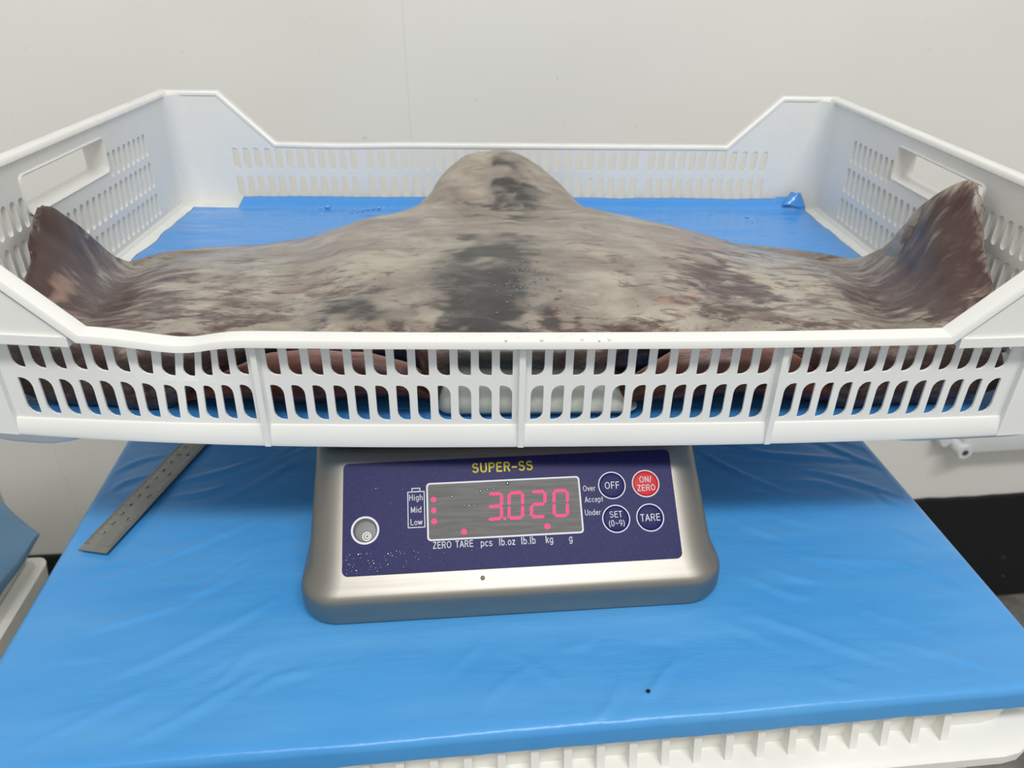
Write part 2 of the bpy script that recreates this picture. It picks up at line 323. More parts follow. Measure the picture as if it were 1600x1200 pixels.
# single-stroke sans-serif letters: (advance, strokes); cap height 1, a stroke is a list of points and arcs (cx, cy, rx, ry, from, to)
def arcp(cx, cy, rx, ry, a0, a1):
    n = max(3, int(abs(a1 - a0)/20)); return [(cx + rx*math.cos(math.radians(a0 + (a1-a0)*i/n)), cy + ry*math.sin(math.radians(a0 + (a1-a0)*i/n))) for i in range(n+1)]
BOWL = (.29, .34, .23, .29, 0, 360)
GL = {
'S': (.70, [[(.34,.745,.245,.205,25,270), (.34,.295,.265,.245,90,-155)]]), 'U': (.76, [[(.11,1), (.38,.33,.27,.28,180,360), (.65,1)]]),
'P': (.68, [[(.11,0), (.11,.95), (.38,.95), (.40,.72,.20,.23,90,-90), (.11,.49)]]), 'E': (.66, [[(.60,.95), (.11,.95), (.11,.05), (.61,.05)], [(.11,.52), (.56,.52)]]),
'R': (.73, [[(.11,0), (.11,.95), (.40,.95), (.42,.73,.20,.22,90,-90), (.11,.51)], [(.40,.51), (.63,0)]]), 'Z': (.64, [[(.07,.95), (.57,.95), (.06,.05), (.59,.05)]]),
'O': (.82, [[(.41,.5,.33,.45,0,360)]]), 'T': (.64, [[(.03,.95), (.61,.95)], [(.32,.95), (.32,0)]]), 'A': (.70, [[(.04,0), (.35,.98), (.66,0)], [(.14,.33), (.56,.33)]]),
'F': (.62, [[(.11,0), (.11,.95), (.58,.95)], [(.11,.5), (.53,.5)]]), 'N': (.76, [[(.11,0), (.11,.98), (.64,.02), (.64,1)]]), 'H': (.76, [[(.11,0), (.11,1)], [(.64,0), (.64,1)], [(.11,.52), (.64,.52)]]),
'M': (.88, [[(.11,0), (.11,.98), (.43,.1), (.75,.98), (.75,0)]]), 'L': (.58, [[(.11,1), (.11,.05), (.56,.05)]]), '/': (.34, [[(.02,-.03), (.31,1.03)]]),
'(': (.33, [[(.46,.40,.34,.64,125,235)]]), ')': (.33, [[(-.13,.40,.34,.64,55,-55)]]), '~': (.58, [[(.19,.42,.13,.09,170,20), (.41,.47,.13,.09,200,350)]]), '-': (.60, [[(.05,.42), (.55,.42)]]), '.': (.26, [[(.13,.02), (.13,.09)]]),
'a': (.56, [[(.06,.58), (.25,.50,.20,.19,150,0), (.45,.05)], [(.45,.40), (.22,.19,.16,.155,90,270), (.45,.16)]]), 'b': (.60, [[(.10,1), (.10,.02)], [(.31,.34,.21,.30,0,360)]]), 'c': (.54, [[(.29,.34,.22,.30,45,315)]]),
'd': (.60, [[(.50,1), (.50,.02)], [(.29,.34,.21,.30,0,360)]]), 'e': (.57, [[(.07,.36), (.50,.36), (.29,.34,.22,.30,5,318)]]), 'g': (.60, [[(.29,.35,.20,.29,0,360)], [(.50,.66), (.50,-.02), (.29,-.02,.21,.22,0,-150)]]),
'h': (.58, [[(.10,1), (.10,0)], [(.10,.40), (.29,.42,.19,.22,160,0), (.48,0)]]), 'i': (.24, [[(.12,0), (.12,.68)], [(.12,.88), (.12,.97)]]), 'k': (.53, [[(.10,1), (.10,0)], [(.47,.68), (.12,.30)], [(.24,.42), (.50,0)]]),
'l': (.24, [[(.12,0), (.12,1)]]), 'n': (.58, [[(.10,.68), (.10,0)], [(.10,.40), (.29,.42,.19,.22,160,0), (.48,0)]]), 'o': (.58, [[(.29,.34,.22,.30,0,360)]]), 'p': (.60, [[(.10,.68), (.10,-.24)], [(.31,.34,.21,.30,0,360)]]),
'r': (.37, [[(.10,.68), (.10,0)], [(.10,.42), (.28,.42,.17,.21,170,80), (.36,.63)]]), 's': (.53, [[(.26,.50,.18,.14,25,270), (.26,.19,.20,.155,90,-155)]]), 't': (.33, [[(.15,.88), (.15,.20), (.25,.15,.10,.11,180,280)], [(.02,.66), (.29,.66)]]),
'v': (.52, [[(.03,.68), (.26,.02), (.49,.68)]]), 'w': (.74, [[(.03,.68), (.20,.02), (.37,.66), (.54,.02), (.71,.68)]]), 'z': (.51, [[(.05,.63), (.45,.63), (.05,.05), (.47,.05)]]),
'0': (.58, [[(.29,.5,.22,.45,0,360)]]), '1': (.58, [[(.12,.78), (.32,.95), (.32,0)]]), '2': (.58, [[(.29,.69,.21,.26,165,-25), (.07,.05), (.52,.05)]]), '3': (.58, [[(.27,.73,.20,.22,150,-90), (.27,.27,.23,.23,90,-150)]]),
'4': (.58, [[(.40,0), (.40,.95), (.05,.28), (.54,.28)]]), '5': (.58, [[(.49,.95), (.14,.95), (.10,.50), (.28,.31,.22,.27,120,-150)]]), '6': (.58, [[(.29,.31,.21,.26,0,360)], [(.46,.93), (.40,.48,.31,.47,95,200)]]),
'7': (.58, [[(.06,.95), (.51,.95), (.22,0)]]), '8': (.58, [[(.29,.73,.18,.22,0,360)], [(.29,.27,.22,.23,0,360)]]), '9': (.58, [[(.29,.67,.21,.27,0,360)], [(.50,.67), (.20,.52,.30,.48,0,-80)]])}
def lettering(txt, x, y, size, mat, parent, weight=.125, z=.78, sx=1.0, name='lettering', matrix=None, depth=.00006, gap=.10):
    lines = txt.split('\n'); mb = MB(); sc = size*MM
    def seg(p, q, w):
        dx, dy = q[0]-p[0], q[1]-p[1]; L = math.hypot(dx, dy) or 1e-9; ux, uy = dx/L*w/2, dy/L*w/2
        p = (p[0] - ux*.25, p[1] - uy*.25); q = (q[0] + ux*.25, q[1] + uy*.25)
        P = [(p[0] - uy, p[1] + ux), (p[0] + uy, p[1] - ux), (q[0] + uy, q[1] - ux), (q[0] - uy, q[1] + ux)]
        mb.add([(a*sc*sx, b*sc, d) for d in (0, depth) for a, b in P], [(7,6,5,4), (0,1,5,4), (1,2,6,5), (2,3,7,6), (3,0,4,7)])
    for li, line in enumerate(lines):
        W = sum(GL.get(c, (.35, 0))[0] + gap for c in line) - gap; cx = -W/2; cy = -.5 + (len(lines)-1)*.70 - li*1.40
        for c in line:
            adv, strokes = GL.get(c, (.35, []))
            for stn in strokes:
                pts = []
                for it in stn: pts += arcp(*it) if len(it) == 6 else [it]
                for p, q in zip(pts, pts[1:]):
                    if abs(p[0]-q[0]) + abs(p[1]-q[1]) > 1e-5: seg((cx + p[0], cy + p[1]), (cx + q[0], cy + q[1]), weight)
            cx += adv + gap
    o = mb.build(name, mat, parent, fix=False)
    o.matrix_local = matrix if matrix is not None else Matrix.Translation((x*MM, y*MM, z*MM)); return o
lettering('SUPER-SS', -4.0, 68.7, 5.7, M_yellow, panel, .17, gap=.13)
for txt, x in (('ZERO', -41.7), ('TARE', -28.8), ('pcs', -15.9), ('lb.oz', -3.8), ('lb.lb', 8.7), ('kg', 21.1), ('g', 33.7)):
    lettering(txt, x, 23.9, 3.9 if txt in ('ZERO', 'TARE') else 4.2, M_white, panel, .125, sx=.88)
for txt, y in (('High', 52.6), ('Mid', 45.3), ('Low', 38.0)): lettering(txt, -56.4, y, 3.5, M_white, panel, .125, sx=.95)
for txt, x, y in (('Over', 47.4, 53.0), ('Accept', 49.7, 46.2), ('Under', 48.2, 38.4)): lettering(txt, x, y, 3.4, M_white, panel, .12, sx=.86)
o_ = [(-61.4, 34.6), (-51.2, 34.6), (-51.2, 56.2), (-61.4, 56.2)]; i_ = [(-60.9, 35.1), (-51.7, 35.1), (-51.7, 55.7), (-60.9, 55.7)]
on_panel('battery_outline', flat_ring(o_, i_, .7, .8), M_white)
on_panel('battery_cap', flat_ring([(-58.9, 56.4), (-53.7, 56.4), (-53.7, 58.3), (-58.9, 58.3)], [(-58.4, 56.5), (-54.2, 56.5), (-54.2, 57.8), (-58.4, 57.8)], .7, .8), M_white)
disp = on_panel('display_screen', MB().loft([[(x*MM, y*MM, z*MM) for x, y in rrect(-49.4, 41.2, 27.2, 60.0, 1.6)] for z in (.5, .76)]), M_disp, scale)
disp['label'] = 'scratched smoked display window'
on_panel('display_frame', flat_ring(rrect(-50.2, 42.0, 26.4, 60.8, 2.2), rrect(-49.2, 41.0, 27.4, 59.8, 1.4), .6, 1.0), M_white, scale)
SEG = {'0': 'abcdef', '2': 'abged', '3': 'abgcd'}
def digit(ch, x, yb, w=8.0, hgt=15.0, t=1.6, slant=.06):
    mb = MB(); hh = hgt/2; gp = .35
    def add(pts): mb.add([((x + px + slant*py)*MM, (yb + py)*MM, z*MM) for z in (.76, .86) for px, py in pts], [(0,1,2,3,4,5), (11,10,9,8,7,6)] + [(i, (i+1) % 6, 6 + (i+1) % 6, 6 + i) for i in range(6)])
    def H(y): add([(gp, y), (gp + t/2, y + t/2), (w - gp - t/2, y + t/2), (w - gp, y), (w - gp - t/2, y - t/2), (gp + t/2, y - t/2)])
    def V(xx, y0, y1): add([(xx, y0 + gp), (xx + t/2, y0 + gp + t/2), (xx + t/2, y1 - gp - t/2), (xx, y1 - gp), (xx - t/2, y1 - gp - t/2), (xx - t/2, y0 + gp + t/2)])
    for s_ in SEG[ch]:
        {'a': lambda: H(hgt), 'g': lambda: H(hh), 'd': lambda: H(0), 'b': lambda: V(w, hh, hgt), 'c': lambda: V(w, 0, hh), 'e': lambda: V(0, 0, hh), 'f': lambda: V(0, hh, hgt)}[s_]()
    return mb
for ch, x in (('3', -14.3), ('0', -1.8), ('2', 11.6), ('0', 25.1)): digit(ch, x, 37.4).build('digit', M_led, disp)
def dot(x, y, r, name='indicator_light'): MB().loft([[(a*MM, b*MM, z*MM) for a, b in ring2(x, y, r, 20)] for z in (.76, .86)]).build(name, M_led, disp)
dot(-4.4, 37.2, .8, 'decimal_point')
for x, y, r in ((-46.0, 50.8, 1.5), (-46.0, 44.3, 1.5), (-46.0, 37.9, 1.6), (-28.7, 30.9, 1.6), (20.5, 31.4, 1.7)): dot(x, y, r)
for x, y, txt, mat in ((61.4, 54.0, 'OFF', M_key), (82.1, 54.1, 'ON/\nZERO', M_redkey), (61.9, 33.8, 'SET\n(0~9)', M_key), (82.4, 33.5, 'TARE', M_key)):
    b = MB().loft([[(a*MM, c*MM, z*MM) for a, c in ring2(0, 0, r, 40)] for z, r in ((.5, 7.9), (.9, 7.9), (1.2, 7.5), (1.36, 6.6), (1.38, 3.0))]).build('key', mat, scale, auto=50)
    b.matrix_local = PM @ Matrix.Translation((x*MM, y*MM, 0)); b['label'] = ('red' if mat is M_redkey else 'navy') + ' round key marked ' + txt.replace('\n', ' ')
    fr_ = flat_ring(ring2(0, 0, 8.4), ring2(0, 0, 7.75), .6, 1.05).build('key_ring', M_white, b)
    lettering(txt, 0, 0, 4.2 if '\n' not in txt else 3.7, M_white, b, .115, z=1.40, sx=.95)
# round level vial
lv = Matrix.Translation((-86.1*MM, 34.6*MM, 0))
vr = flat_ring(ring2(0, 0, 8.2), ring2(0, 0, 7.0), .5, 1.2).build('level_vial', M_white, scale); vr.matrix_local = PM @ lv; vr['label'] = 'round spirit level with a pale ring'
MB().loft([[(a*MM, c*MM, z*MM) for a, c in ring2(0, 0, 6.9)] for z in (.55, .78)]).build('recess', M_vialw, vr)
MB().loft([[(a*MM, c*MM, z*MM) for a, c in ring2(.3, -.7, r, 30)] for z, r in ((.78, 6.0), (.95, 5.9), (1.05, 4.5))]).build('fluid', M_vial, vr, auto=50)
flat_ring(ring2(1.0, -3.6, 2.6, 30), ring2(1.0, -3.6, 2.0, 30), .95, 1.2).build('ring_mark', M_bub, vr)
flat_ring(ring2(1.2, -3.6, 1.4, 24), ring2(1.2, -3.6, .8, 24), .95, 1.25).build('bubble', M_bub, vr)
mb = MB(); rd = random.Random(5)
spots = [(-90, 21), (-81, 15.5), (-73, 20.5), (-73, 14.5), (-64, 12.5), (-60, 11.5), (-79, 11), (-91, 12), (-84, 62), (-80, 59), (-1.5, 58.4), (-10, 55.5), (-14, 55.2), (-18, 54.5), (-35, 52), (-28, 46.5), (-25, 46), (-22, 45.8), (57, 15), (47, 15.3)]
spots += [(rd.uniform(-97, -55), rd.uniform(10, 22)) for _ in range(60)] + [(rd.uniform(-97, 95), rd.uniform(10, 20)) for _ in range(22)] + [(rd.uniform(-97, -62), rd.uniform(45, 72)) for _ in range(12)]
for q, (x, y) in enumerate(spots):
    r = rd.uniform(.5, .95) if q < 18 else rd.uniform(.2, .45)
    if q == 10: r = 1.1
    mb.loft([[(a*MM, c*MM, z*MM) for a, c in ring2(x, y, rr, 8)] for z, rr in ((.7, r), (.7 + r*.35, r*.8), (.7 + r*.5, r*.35))])
on_panel('water_glint_drops', mb, M_drop)['kind'] = 'stuff'
db = MB().loft([[(a*MM, c*MM, z*MM) for a, c in ring2(-19, 4.0, rr, 12)] for z, rr in ((-1.5, 1.4), (.9, 1.3), (1.1, .7))]).build('dirt_spot', NT('dried_spot', .4, 0, .4, lin(112,98,80)).m, scale); db.matrix_local = PM

# ---------------------------------------------------------------- white crate on the scale
L2, D2, HL, HH = .3265, .2124, .0690, .117
def warp(x, y, z):
    w = min(1, max(0, .5 - y/(2*D2)))
    k = (abs(x)/.3)**2.6
    dz = (.0085 if x < 0 else .0050)*k*w
    dz += (.0048 if x < 0 else .0022)*k*w*max(0., min(1., 1 - z/.014))
    fz = max(0, min(1, z/HL)); g = math.exp(-((x + .186)/.023)**2)*(w**8)*(fz**1.5)*(1 if z < HL + .012 else max(0, 1 - (z - HL - .012)/.02))
    gb = math.exp(-((x + .165)/.045)**2)*((1 - w)**8)*fz
    return (x + .004*g*(fz), y + 0.0075*g - .0, z + dz - .0085*g - .0012*gb)
def leaf(u0, u1, v0, v1, r, n=4):            # r: corner radii bl, br, tr, tl
    out = []
    for (cx, cy, a0, sx, sy), rr in zip(((u0, v0, 180, 1, 1), (u1, v0, 270, -1, 1), (u1, v1, 0, -1, -1), (u0, v1, 90, 1, -1)), r):
        rx, ry = min(rr, (u1-u0)*.9), min(rr*1.15, (v1-v0)*.49)
        for i in range(n+1):
            a = math.radians(a0 + 90*i/n); out.append((cx + sx*rx + rx*math.cos(a), cy + sy*ry + ry*math.sin(a)))
    return out
def lattice(cells, polys, mp, thick, extra=None):
    V = {}; P2 = []; F = []
    def vid(p):
        k = (round(p[0], 6), round(p[1], 6))
        if k not in V: V[k] = len(P2); P2.append(p)
        return V[k]
    for u0, u1, v0, v1, hole in cells:
        c = [vid(q) for q in ((u0, v0), (u1, v0), (u1, v1), (u0, v1))]
        if hole is None: F.append(tuple(c)); continue
        h = [vid(q) for q in hole]; n = len(h)//4
        for g in range(4):
            G = h[g*n:(g+1)*n]
            for i in range(n-1): F.append((c[g], G[i+1], G[i]))
            F.append((c[g], c[(g+1) % 4], h[((g+1) % 4)*n], G[-1]))
    for p in polys: F.append(tuple(vid(q) for q in p))
    cnt = {}
    for f in F:
        for i in range(len(f)):
            e = (f[i], f[(i+1) % len(f)]); k = (min(e), max(e)); cnt.setdefault(k, []).append(e)
    N = len(P2); mb = MB()
    mb.v = [warp(*mp(u, v, 0)) for u, v in P2] + [warp(*mp(u, v, thick)) for u, v in P2]
    mb.f = list(F) + [tuple(N + i for i in reversed(f)) for f in F]
    for k, es in cnt.items():
        if len(es) == 1: a, b = es[0]; mb.f.append((b, a, N + a, N + b))
    return mb
def long_cells():
    cells = []; B, S = .0050, .0008
    us = [-.273 + (.127/12)*i for i in range(13)] + [-.140 + (.137/12)*i for i in range(13)]
    left = [(us[i], us[i+1]) for i in range(12)] + [(us[i], us[i+1]) for i in range(13, 25)]
    right = [(-b, -a) for a, b in left][::-1]
    solid = [(-L2, -.273), (-.146, -.140), (-.003, .003), (.140, .146), (.273, L2)]
    for cols, rr in ((left, 1), (right, 0)):
        for u0, u1 in cols:
            w = u1 - u0; a, b = u0 + w*.19, u1 - w*.19
            lo = [B, S, B, S] if rr else [S, B, S, B]
            cells.append((u0, u1, .0150, .0422, leaf(a, b, .0163, .0392, lo)))
            cells.append((u0, u1, .0422, .0672, leaf(a, b, .0452, .0662, lo)))
            cells.append((u0, u1, 0, .0150, None)); cells.append((u0, u1, .0672, HL, None))
    for u0, u1 in solid:
        k = 4 if u1 - u0 > .02 else 1
        for i in range(k):
            a, b = u0 + (u1-u0)*i/k, u0 + (u1-u0)*(i+1)/k
            for v0, v1 in ((0, .0150), (.0150, .0422), (.0422, .0672), (.0672, HL)): cells.append((a, b, v0, v1, None))
    polys = []
    for s in (-1, 1): polys += [[(s*.2285, HL), (s*.278, HL), (s*.278, HH)], [(s*.278, HL), (s*L2, HL), (s*L2, HH), (s*.278, HH)]]
    return cells, polys
def end_cells():
    cells = []; p = .0105; cols = [(-.063 + p*k, -.063 + p*(k+1)) for k in range(-8, 20)]
    for u0, u1 in cols:
        a, b = u0 + p*.2, u1 - p*.2; r4 = [.0028]*4; hz = -.0631 < u0 and u1 < .0631
        cells.append((u0, u1, 0, .0155, None))
        cells.append((u0, u1, .0155, .0415, leaf(a, b, .0180, .0385, r4)))
        cells.append((u0, u1, .0415, .0700, leaf(a, b, .0440, .0670, r4)))
        if hz: cells += [(u0, u1, .0700, .0790, None), (u0, u1, .1050, HH, None)]
        else:
            cells.append((u0, u1, .0700, .0945, leaf(a, b, .0725, .0925, r4))); cells.append((u0, u1, .0945, HH, None))
    for s in (-1, 1):
        a, b = sorted((s*.147, s*D2))
        for v0, v1 in ((0, .0155), (.0155, .0415), (.0415, .07), (.07, .0945), (.0945, HH)): cells.append((a, b, v0, v1, None))
    return cells
def make_crate(root):
    lc, lp = long_cells(); ec = end_cells(); TH = .0013
    lattice(lc, lp, lambda u, v, w: (u, -D2 + w, v), TH).build('side_wall', M_crate, root)['label'] = 'front wall with two rows of slots, dented near its left end'
    lattice(lc, lp, lambda u, v, w: (u, D2 - w, v), TH).build('side_wall', M_crate, root)['label'] = 'back wall with two rows of slots'
    lattice(ec, [], lambda u, v, w: (-L2 - w, u, v), .0075).build('end_wall', M_crate, root)['label'] = 'left end wall with handle hole'
    lattice(ec, [], lambda u, v, w: (L2 + w, u, v), .0075).build('end_wall', M_crate, root)['label'] = 'right end wall with handle hole'
    for s in (-1, 1):                        # handle: a box frame leading outwards and a raised lip inside
        mb = MB(); A = rrect(-.0650, .0650, .0768, .1068, .006, 4); B = rrect(-.0620, .0620, .0798, .1038, .004, 4); n = len(A)
        xin, xout = L2 - .0012, L2 + .0165
        R_ = [[(s*x, u, v) for u, v in r] for r, x in ((A, xin + .0018), (A, xout), (B, xout), (B, xin + .0014), ([(.5*(a[0]+b[0]), .5*(a[1]+b[1])) for a, b in zip(A, B)], xin))]
        for r in R_: mb.v += r
        k = len(R_)
        for j in range(k):
            for i in range(n): mb.f.append((j*n+i, j*n+(i+1) % n, ((j+1) % k)*n+(i+1) % n, ((j+1) % k)*n+i))
        mb.warp(warp).build('handle_frame', M_crate, root, auto=45)
    # rim swept round the whole top edge
    path = []; up = []
    def F(x): return (x, -D2, HL)
    pts = [(-L2, HH), (-.278, HH)] + [(-.2285, HL)] + [(-.2285 + .457*i/56, HL) for i in range(1, 56)] + [(.2285, HL), (.278, HH), (L2, HH)]
    loop = [((x, -D2, z), (0, -1)) for x, z in pts] + [((L2, D2*(i/6 - .5)*2, HH), (1, 0)) for i in range(1, 6)]
    loop += [((x, D2, z), (0, 1)) for x, z in reversed(pts)] + [((-L2, -D2*(i/6 - .5)*2, HH), (-1, 0)) for i in range(1, 6)]
    n = len(loop); prof = [(-.0022, -.0010), (-.0020, .0012), (-.0008, .0026), (.0070, .0026), (.0088, .0018), (.0094, .0002), (.0094, -.0022), (.0080, -.0022), (.0072, -.0010)]
    mb = MB(); rings = []
    for i in range(n):
        p0, p1, p2 = Vector(loop[i-1][0]), Vector(loop[i][0]), Vector(loop[(i+1) % n][0]); out = Vector((*loop[i][1], 0))
        cor = abs(abs(p1.x) - L2) < 1e-6 and abs(abs(p1.y) - D2) < 1e-6
        if cor: out = Vector((math.copysign(1, p1.x), math.copysign(1, p1.y), 0)); upd = Vector((0, 0, 1))
        else:
            d1, d2 = (p1 - p0).normalized(), (p2 - p1).normalized(); tn = (d1 + d2).normalized(); upd = out.cross(tn)
            if upd.z < 0: upd = -upd
            upd = upd / max(.6, tn.dot(d1))
        rings.append([warp(*(p1 + out*a + upd*b)) for a, b in prof])
    m_ = len(prof)
    for r in rings: mb.v += r
    for i in range(n):
        for j in range(m_): mb.f.append((i*m_ + j, i*m_ + (j+1) % m_, ((i+1) % n)*m_ + (j+1) % m_, ((i+1) % n)*m_ + j))
    mb.build('rim', M_crate, root, auto=35)
    for sx in (-1, 1):
        for sy in (-1, 1):
            y0, y1 = sorted((sy*(D2 - .0005), sy*(D2 + .0078)))
            mb = MB().prism([(sx*.2335, HL - .0005), (sx*.2805, HH - .0035), (sx*(L2 + .008), HH - .0035), (sx*(L2 + .008), HL - .0005)], 'y', y0, y1)
            y0, y1 = sorted((sy*(D2 - .0005), sy*(D2 + .0094)))
            q = [sx*(.2335 + (L2 + .0085 - .2335)*i/5) for i in range(6)]
            for a, b in zip(q, q[1:]): mb.box(min(a, b), max(a, b), y0, y1, HL - .0048, HL + .0006)
            mb.warp(warp).build('corner_panel', M_crate, root)
            cx, cy, r = sx*(L2), sy*(D2 - .0013), .018      # hollow rounding in the inner corner
            arc = [(cx - sx*r*(1 - math.sin(math.radians(a))), cy - sy*r*(1 - math.cos(math.radians(a)))) for a in range(0, 91, 10)]
            arc = [(cx - sx*r + sx*r*math.sin(math.radians(a)), cy - sy*r + sy*r*math.cos(math.radians(a))) for a in range(0, 91, 10)]
            if sy > 0:
                mb = MB(); hz = [.006, .04, .08, HH - .0005]; k = len(arc)
                mb.loft([[(x, y, z) for x, y in arc] + [(cx + sx*.001, cy + sy*.001, z)] for z in hz]); mb.warp(warp).build('corner_fillet', M_crate, root, auto=50)
            px0, px1 = sorted((sx*.2785, sx*(L2 + .0075))); py0, py1 = sorted((sy*(D2 - .001), sy*(D2 + .0036)))
            MB().box(px0, px1, py0, py1, 0, HL - .003).warp(warp).build('corner_post', M_crate, root)
    for sy in (-1, 1):
        y0, y1 = sorted((sy*(D2 - .001), sy*(D2 + .0032))); mb = MB()
        q = [-.279 + .558*i/40 for i in range(41)]
        pr = [(y0 if sy > 0 else y1, 0), (sy*(D2 + .0030), 0), (sy*(D2 + .0034), .0022), (sy*(D2 + .0016), .0118), (sy*(D2 + .0008), .0134), (sy*(D2 - .001), .0140)]
        mb.loft([[(x, a, b) for a, b in pr] for x in q]).warp(warp).build('lower_band', M_crate, root, auto=30)
        for x in (-.143, 0, .143):
            y0, y1 = sorted((sy*(D2 - .0005), sy*(D2 + .0046)))
            MB().prism([(x - .0026, y0), (x + .0026, y0), (x + .0016, y1), (x - .0016, y1)] if sy > 0 else [(x - .0016, y0), (x + .0016, y0), (x + .0026, y1), (x - .0026, y1)], 'z', .0006, HL - .004).warp(warp).build('rib', M_crate, root)
    mb = MB(); q = [-L2 + 2*L2*i/24 for i in range(25)]
    for a, b in zip(q, q[1:]): mb.box(a, b, -D2 + .002, D2 - .002, 0, .0075)
    fix = MB()
    fl_ = MB()
    nx, ny = 24, 6
    top = [[(-L2 - .004 + 2*(L2 + .004)*i/nx, -D2 + .002 + 2*(D2 - .002)*j/ny) for j in range(ny+1)] for i in range(nx+1)]
    for z in (0, .0075):
        for i in range(nx+1):
            for j in range(ny+1): fl_.v.append((*top[i][j], z))
    def id_(k, i, j): return k*(nx+1)*(ny+1) + i*(ny+1) + j
    for i in range(nx):
        for j in range(ny): fl_.f += [(id_(0,i,j), id_(0,i,j+1), id_(0,i+1,j+1), id_(0,i+1,j)), (id_(1,i,j), id_(1,i+1,j), id_(1,i+1,j+1), id_(1,i,j+1))]
    for i in range(nx): fl_.f += [(id_(0,i,0), id_(0,i+1,0), id_(1,i+1,0), id_(1,i,0)), (id_(0,i,ny), id_(1,i,ny), id_(1,i+1,ny), id_(0,i+1,ny))]
    for j in range(ny): fl_.f += [(id_(0,0,j), id_(1,0,j), id_(1,0,j+1), id_(0,0,j+1)), (id_(0,nx,j), id_(0,nx,j+1), id_(1,nx,j+1), id_(1,nx,j))]
    for s in (-1, 1):                        # rounded foot of each end wall
        a = s*L2; fl_.prism([(a, .0072), (a - s*.0075, .0072), (a - s*.005, .0080), (a - s*.002, .0100), (a, .014)], 'y', -D2 + .003, D2 - .003)
    fl_.warp(warp).build('base', M_crate, root)
    for s, xi, hgt in ((-1, .2425, .0125), (1, .2075, .0085)):
        xa, xb = sorted((s*xi, s*.322)); k = hgt/.0085
        mb = MB().loft([[(x, y, z*k) for x, y in rrect(xa + i_, xb - i_, -.2095 + i_*.4, .2095 - i_*.4, .022, 6)] for z, i_ in ((-.0085, .010), (-.0065, .004), (-.003, .0008), (.0005, 0))])
        mb.warp(warp).build('foot', M_grey, root, auto=50)
crate = empty('plastic_crate', CR)
tag(crate, 'white slotted plastic crate with raised handle ends, holding the squid fin on the scale', 'crate')
make_crate(crate)

# ---------------------------------------------------------------- blue liner in the crate
NU, NV = 170, 110
us = np.linspace(-.3135, .3135, NU); vs_ = np.linspace(-.2045, .2065, NV); lv_ = []; lf = []
for u in us:
    for v_ in vs_:
        z = .0106 + .0007*noise.noise((u*14, v_*40, 0)) + .0005*noise.noise((u*60, v_*90, 3))
        x = u; y = v_
        if v_ > .188 and u > -.268:
            k = (v_ - .188)/.0185; z += .0085*k*k*(1 + .15*noise.noise((u*20, 0, 9))); y = v_ - .001*k
            if u > .285: z += .002*k
        elif v_ > .188: y = .188 + (v_ - .188)*.25
        if u < -.25 and y > .0: x += .003*noise.noise((y*30, 1, 0))*((-.25 - u)/.0635)
        lv_.append(warp(x, y, z))
for i in range(NU-1):
    for j in range(NV-1):
        a = i*NV + j; lf.append((a, a + NV, a + NV + 1, a + 1))
liner = link('liner_film', lv_, lf, M_liner, smooth=True, matrix=CR)
md = liner.modifiers.new('thickness', 'SOLIDIFY'); md.thickness = .0004; md.offset = -1
tag(liner, 'glossy blue plastic film lining the floor of the white crate', 'film')
tv = []; tf = []
for i in range(9):
    for j in range(9):
        q, r_ = i/8, j/8                     # q across, r up to the turned-over tip
        wd_ = .017*(1 - .55*r_)
        tv.append(warp(.302 + (q - .5)*wd_*1.5 + .004*r_, .2035 - .010*(1 - r_) - .004*math.sin(math.pi*q)*(.4 + r_), .0155 + .0125*r_ + .0008*math.sin(7*q + 3*r_) - .006*(q - .25)**2))
for i in range(8):
    for j in range(8): a = i*9 + j; tf.append((a, a + 9, a + 10, a + 1))
tuft = link('folded_corner', tv, tf, M_liner, liner, smooth=True); md = tuft.modifiers.new('thickness', 'SOLIDIFY'); md.thickness = .0004

# ---------------------------------------------------------------- squid fin
RIDGE = [(-0.3159,-0.058,0.0894),(-0.3138,-0.05,0.0842),(-0.3104,-0.038,0.0715),(-0.312,-0.015,0.0508),(-0.3116,0.005,0.031),(-0.3064,0.03,0.0153),(-0.2803,0.052,0.0131),(-0.2194,0.07,0.017),(-0.1766,0.08,0.0206),(-0.1312,0.085,0.0332),(-0.087,0.1,0.039),(-0.0726,0.13,0.0406),(-0.06,0.15,0.0561),(-0.042,0.165,0.0687),(-0.0267,0.17,0.073),(-0.0144,0.172,0.0732),(-0.0082,0.172,0.0751),(0.0071,0.17,0.0744),(0.0254,0.165,0.0679),(0.0495,0.15,0.0519),(0.0692,0.125,0.0367),(0.0818,0.105,0.034),(0.1206,0.09,0.0331),(0.1792,0.085,0.0231),(0.2187,0.075,0.0147),(0.2611,0.06,0.0120),(0.2977,0.04,0.0156),(0.3091,0.015,0.036),(0.306,-0.01,0.062),(0.3015,-0.035,0.0866),(0.3059,-0.05,0.1015),(0.3132,-0.058,0.1084),(0.3166,-0.065,0.1069)]
FRONT = [(-.305,.045),(-.293,.050),(-.28,.052),(-.268,.053),(-.255,.054),(-.24,.055),(-.205,.055),(-.155,.056),(-.123,.057),(-.092,.059),(-.065,.060),(-.05,.060),(-.038,.060),(-.026,.060),(-.014,.060),(-.006,.060),(.001,.060),(.009,.060),(.020,.060),(.034,.060),(.048,.060),(.062,.060),(.09,.059),(.125,.058),(.155,.057),(.19,.056),(.22,.055),(.243,.054),(.257,.053),(.27,.052),(.282,.050),(.294,.046),(.305,.040)]
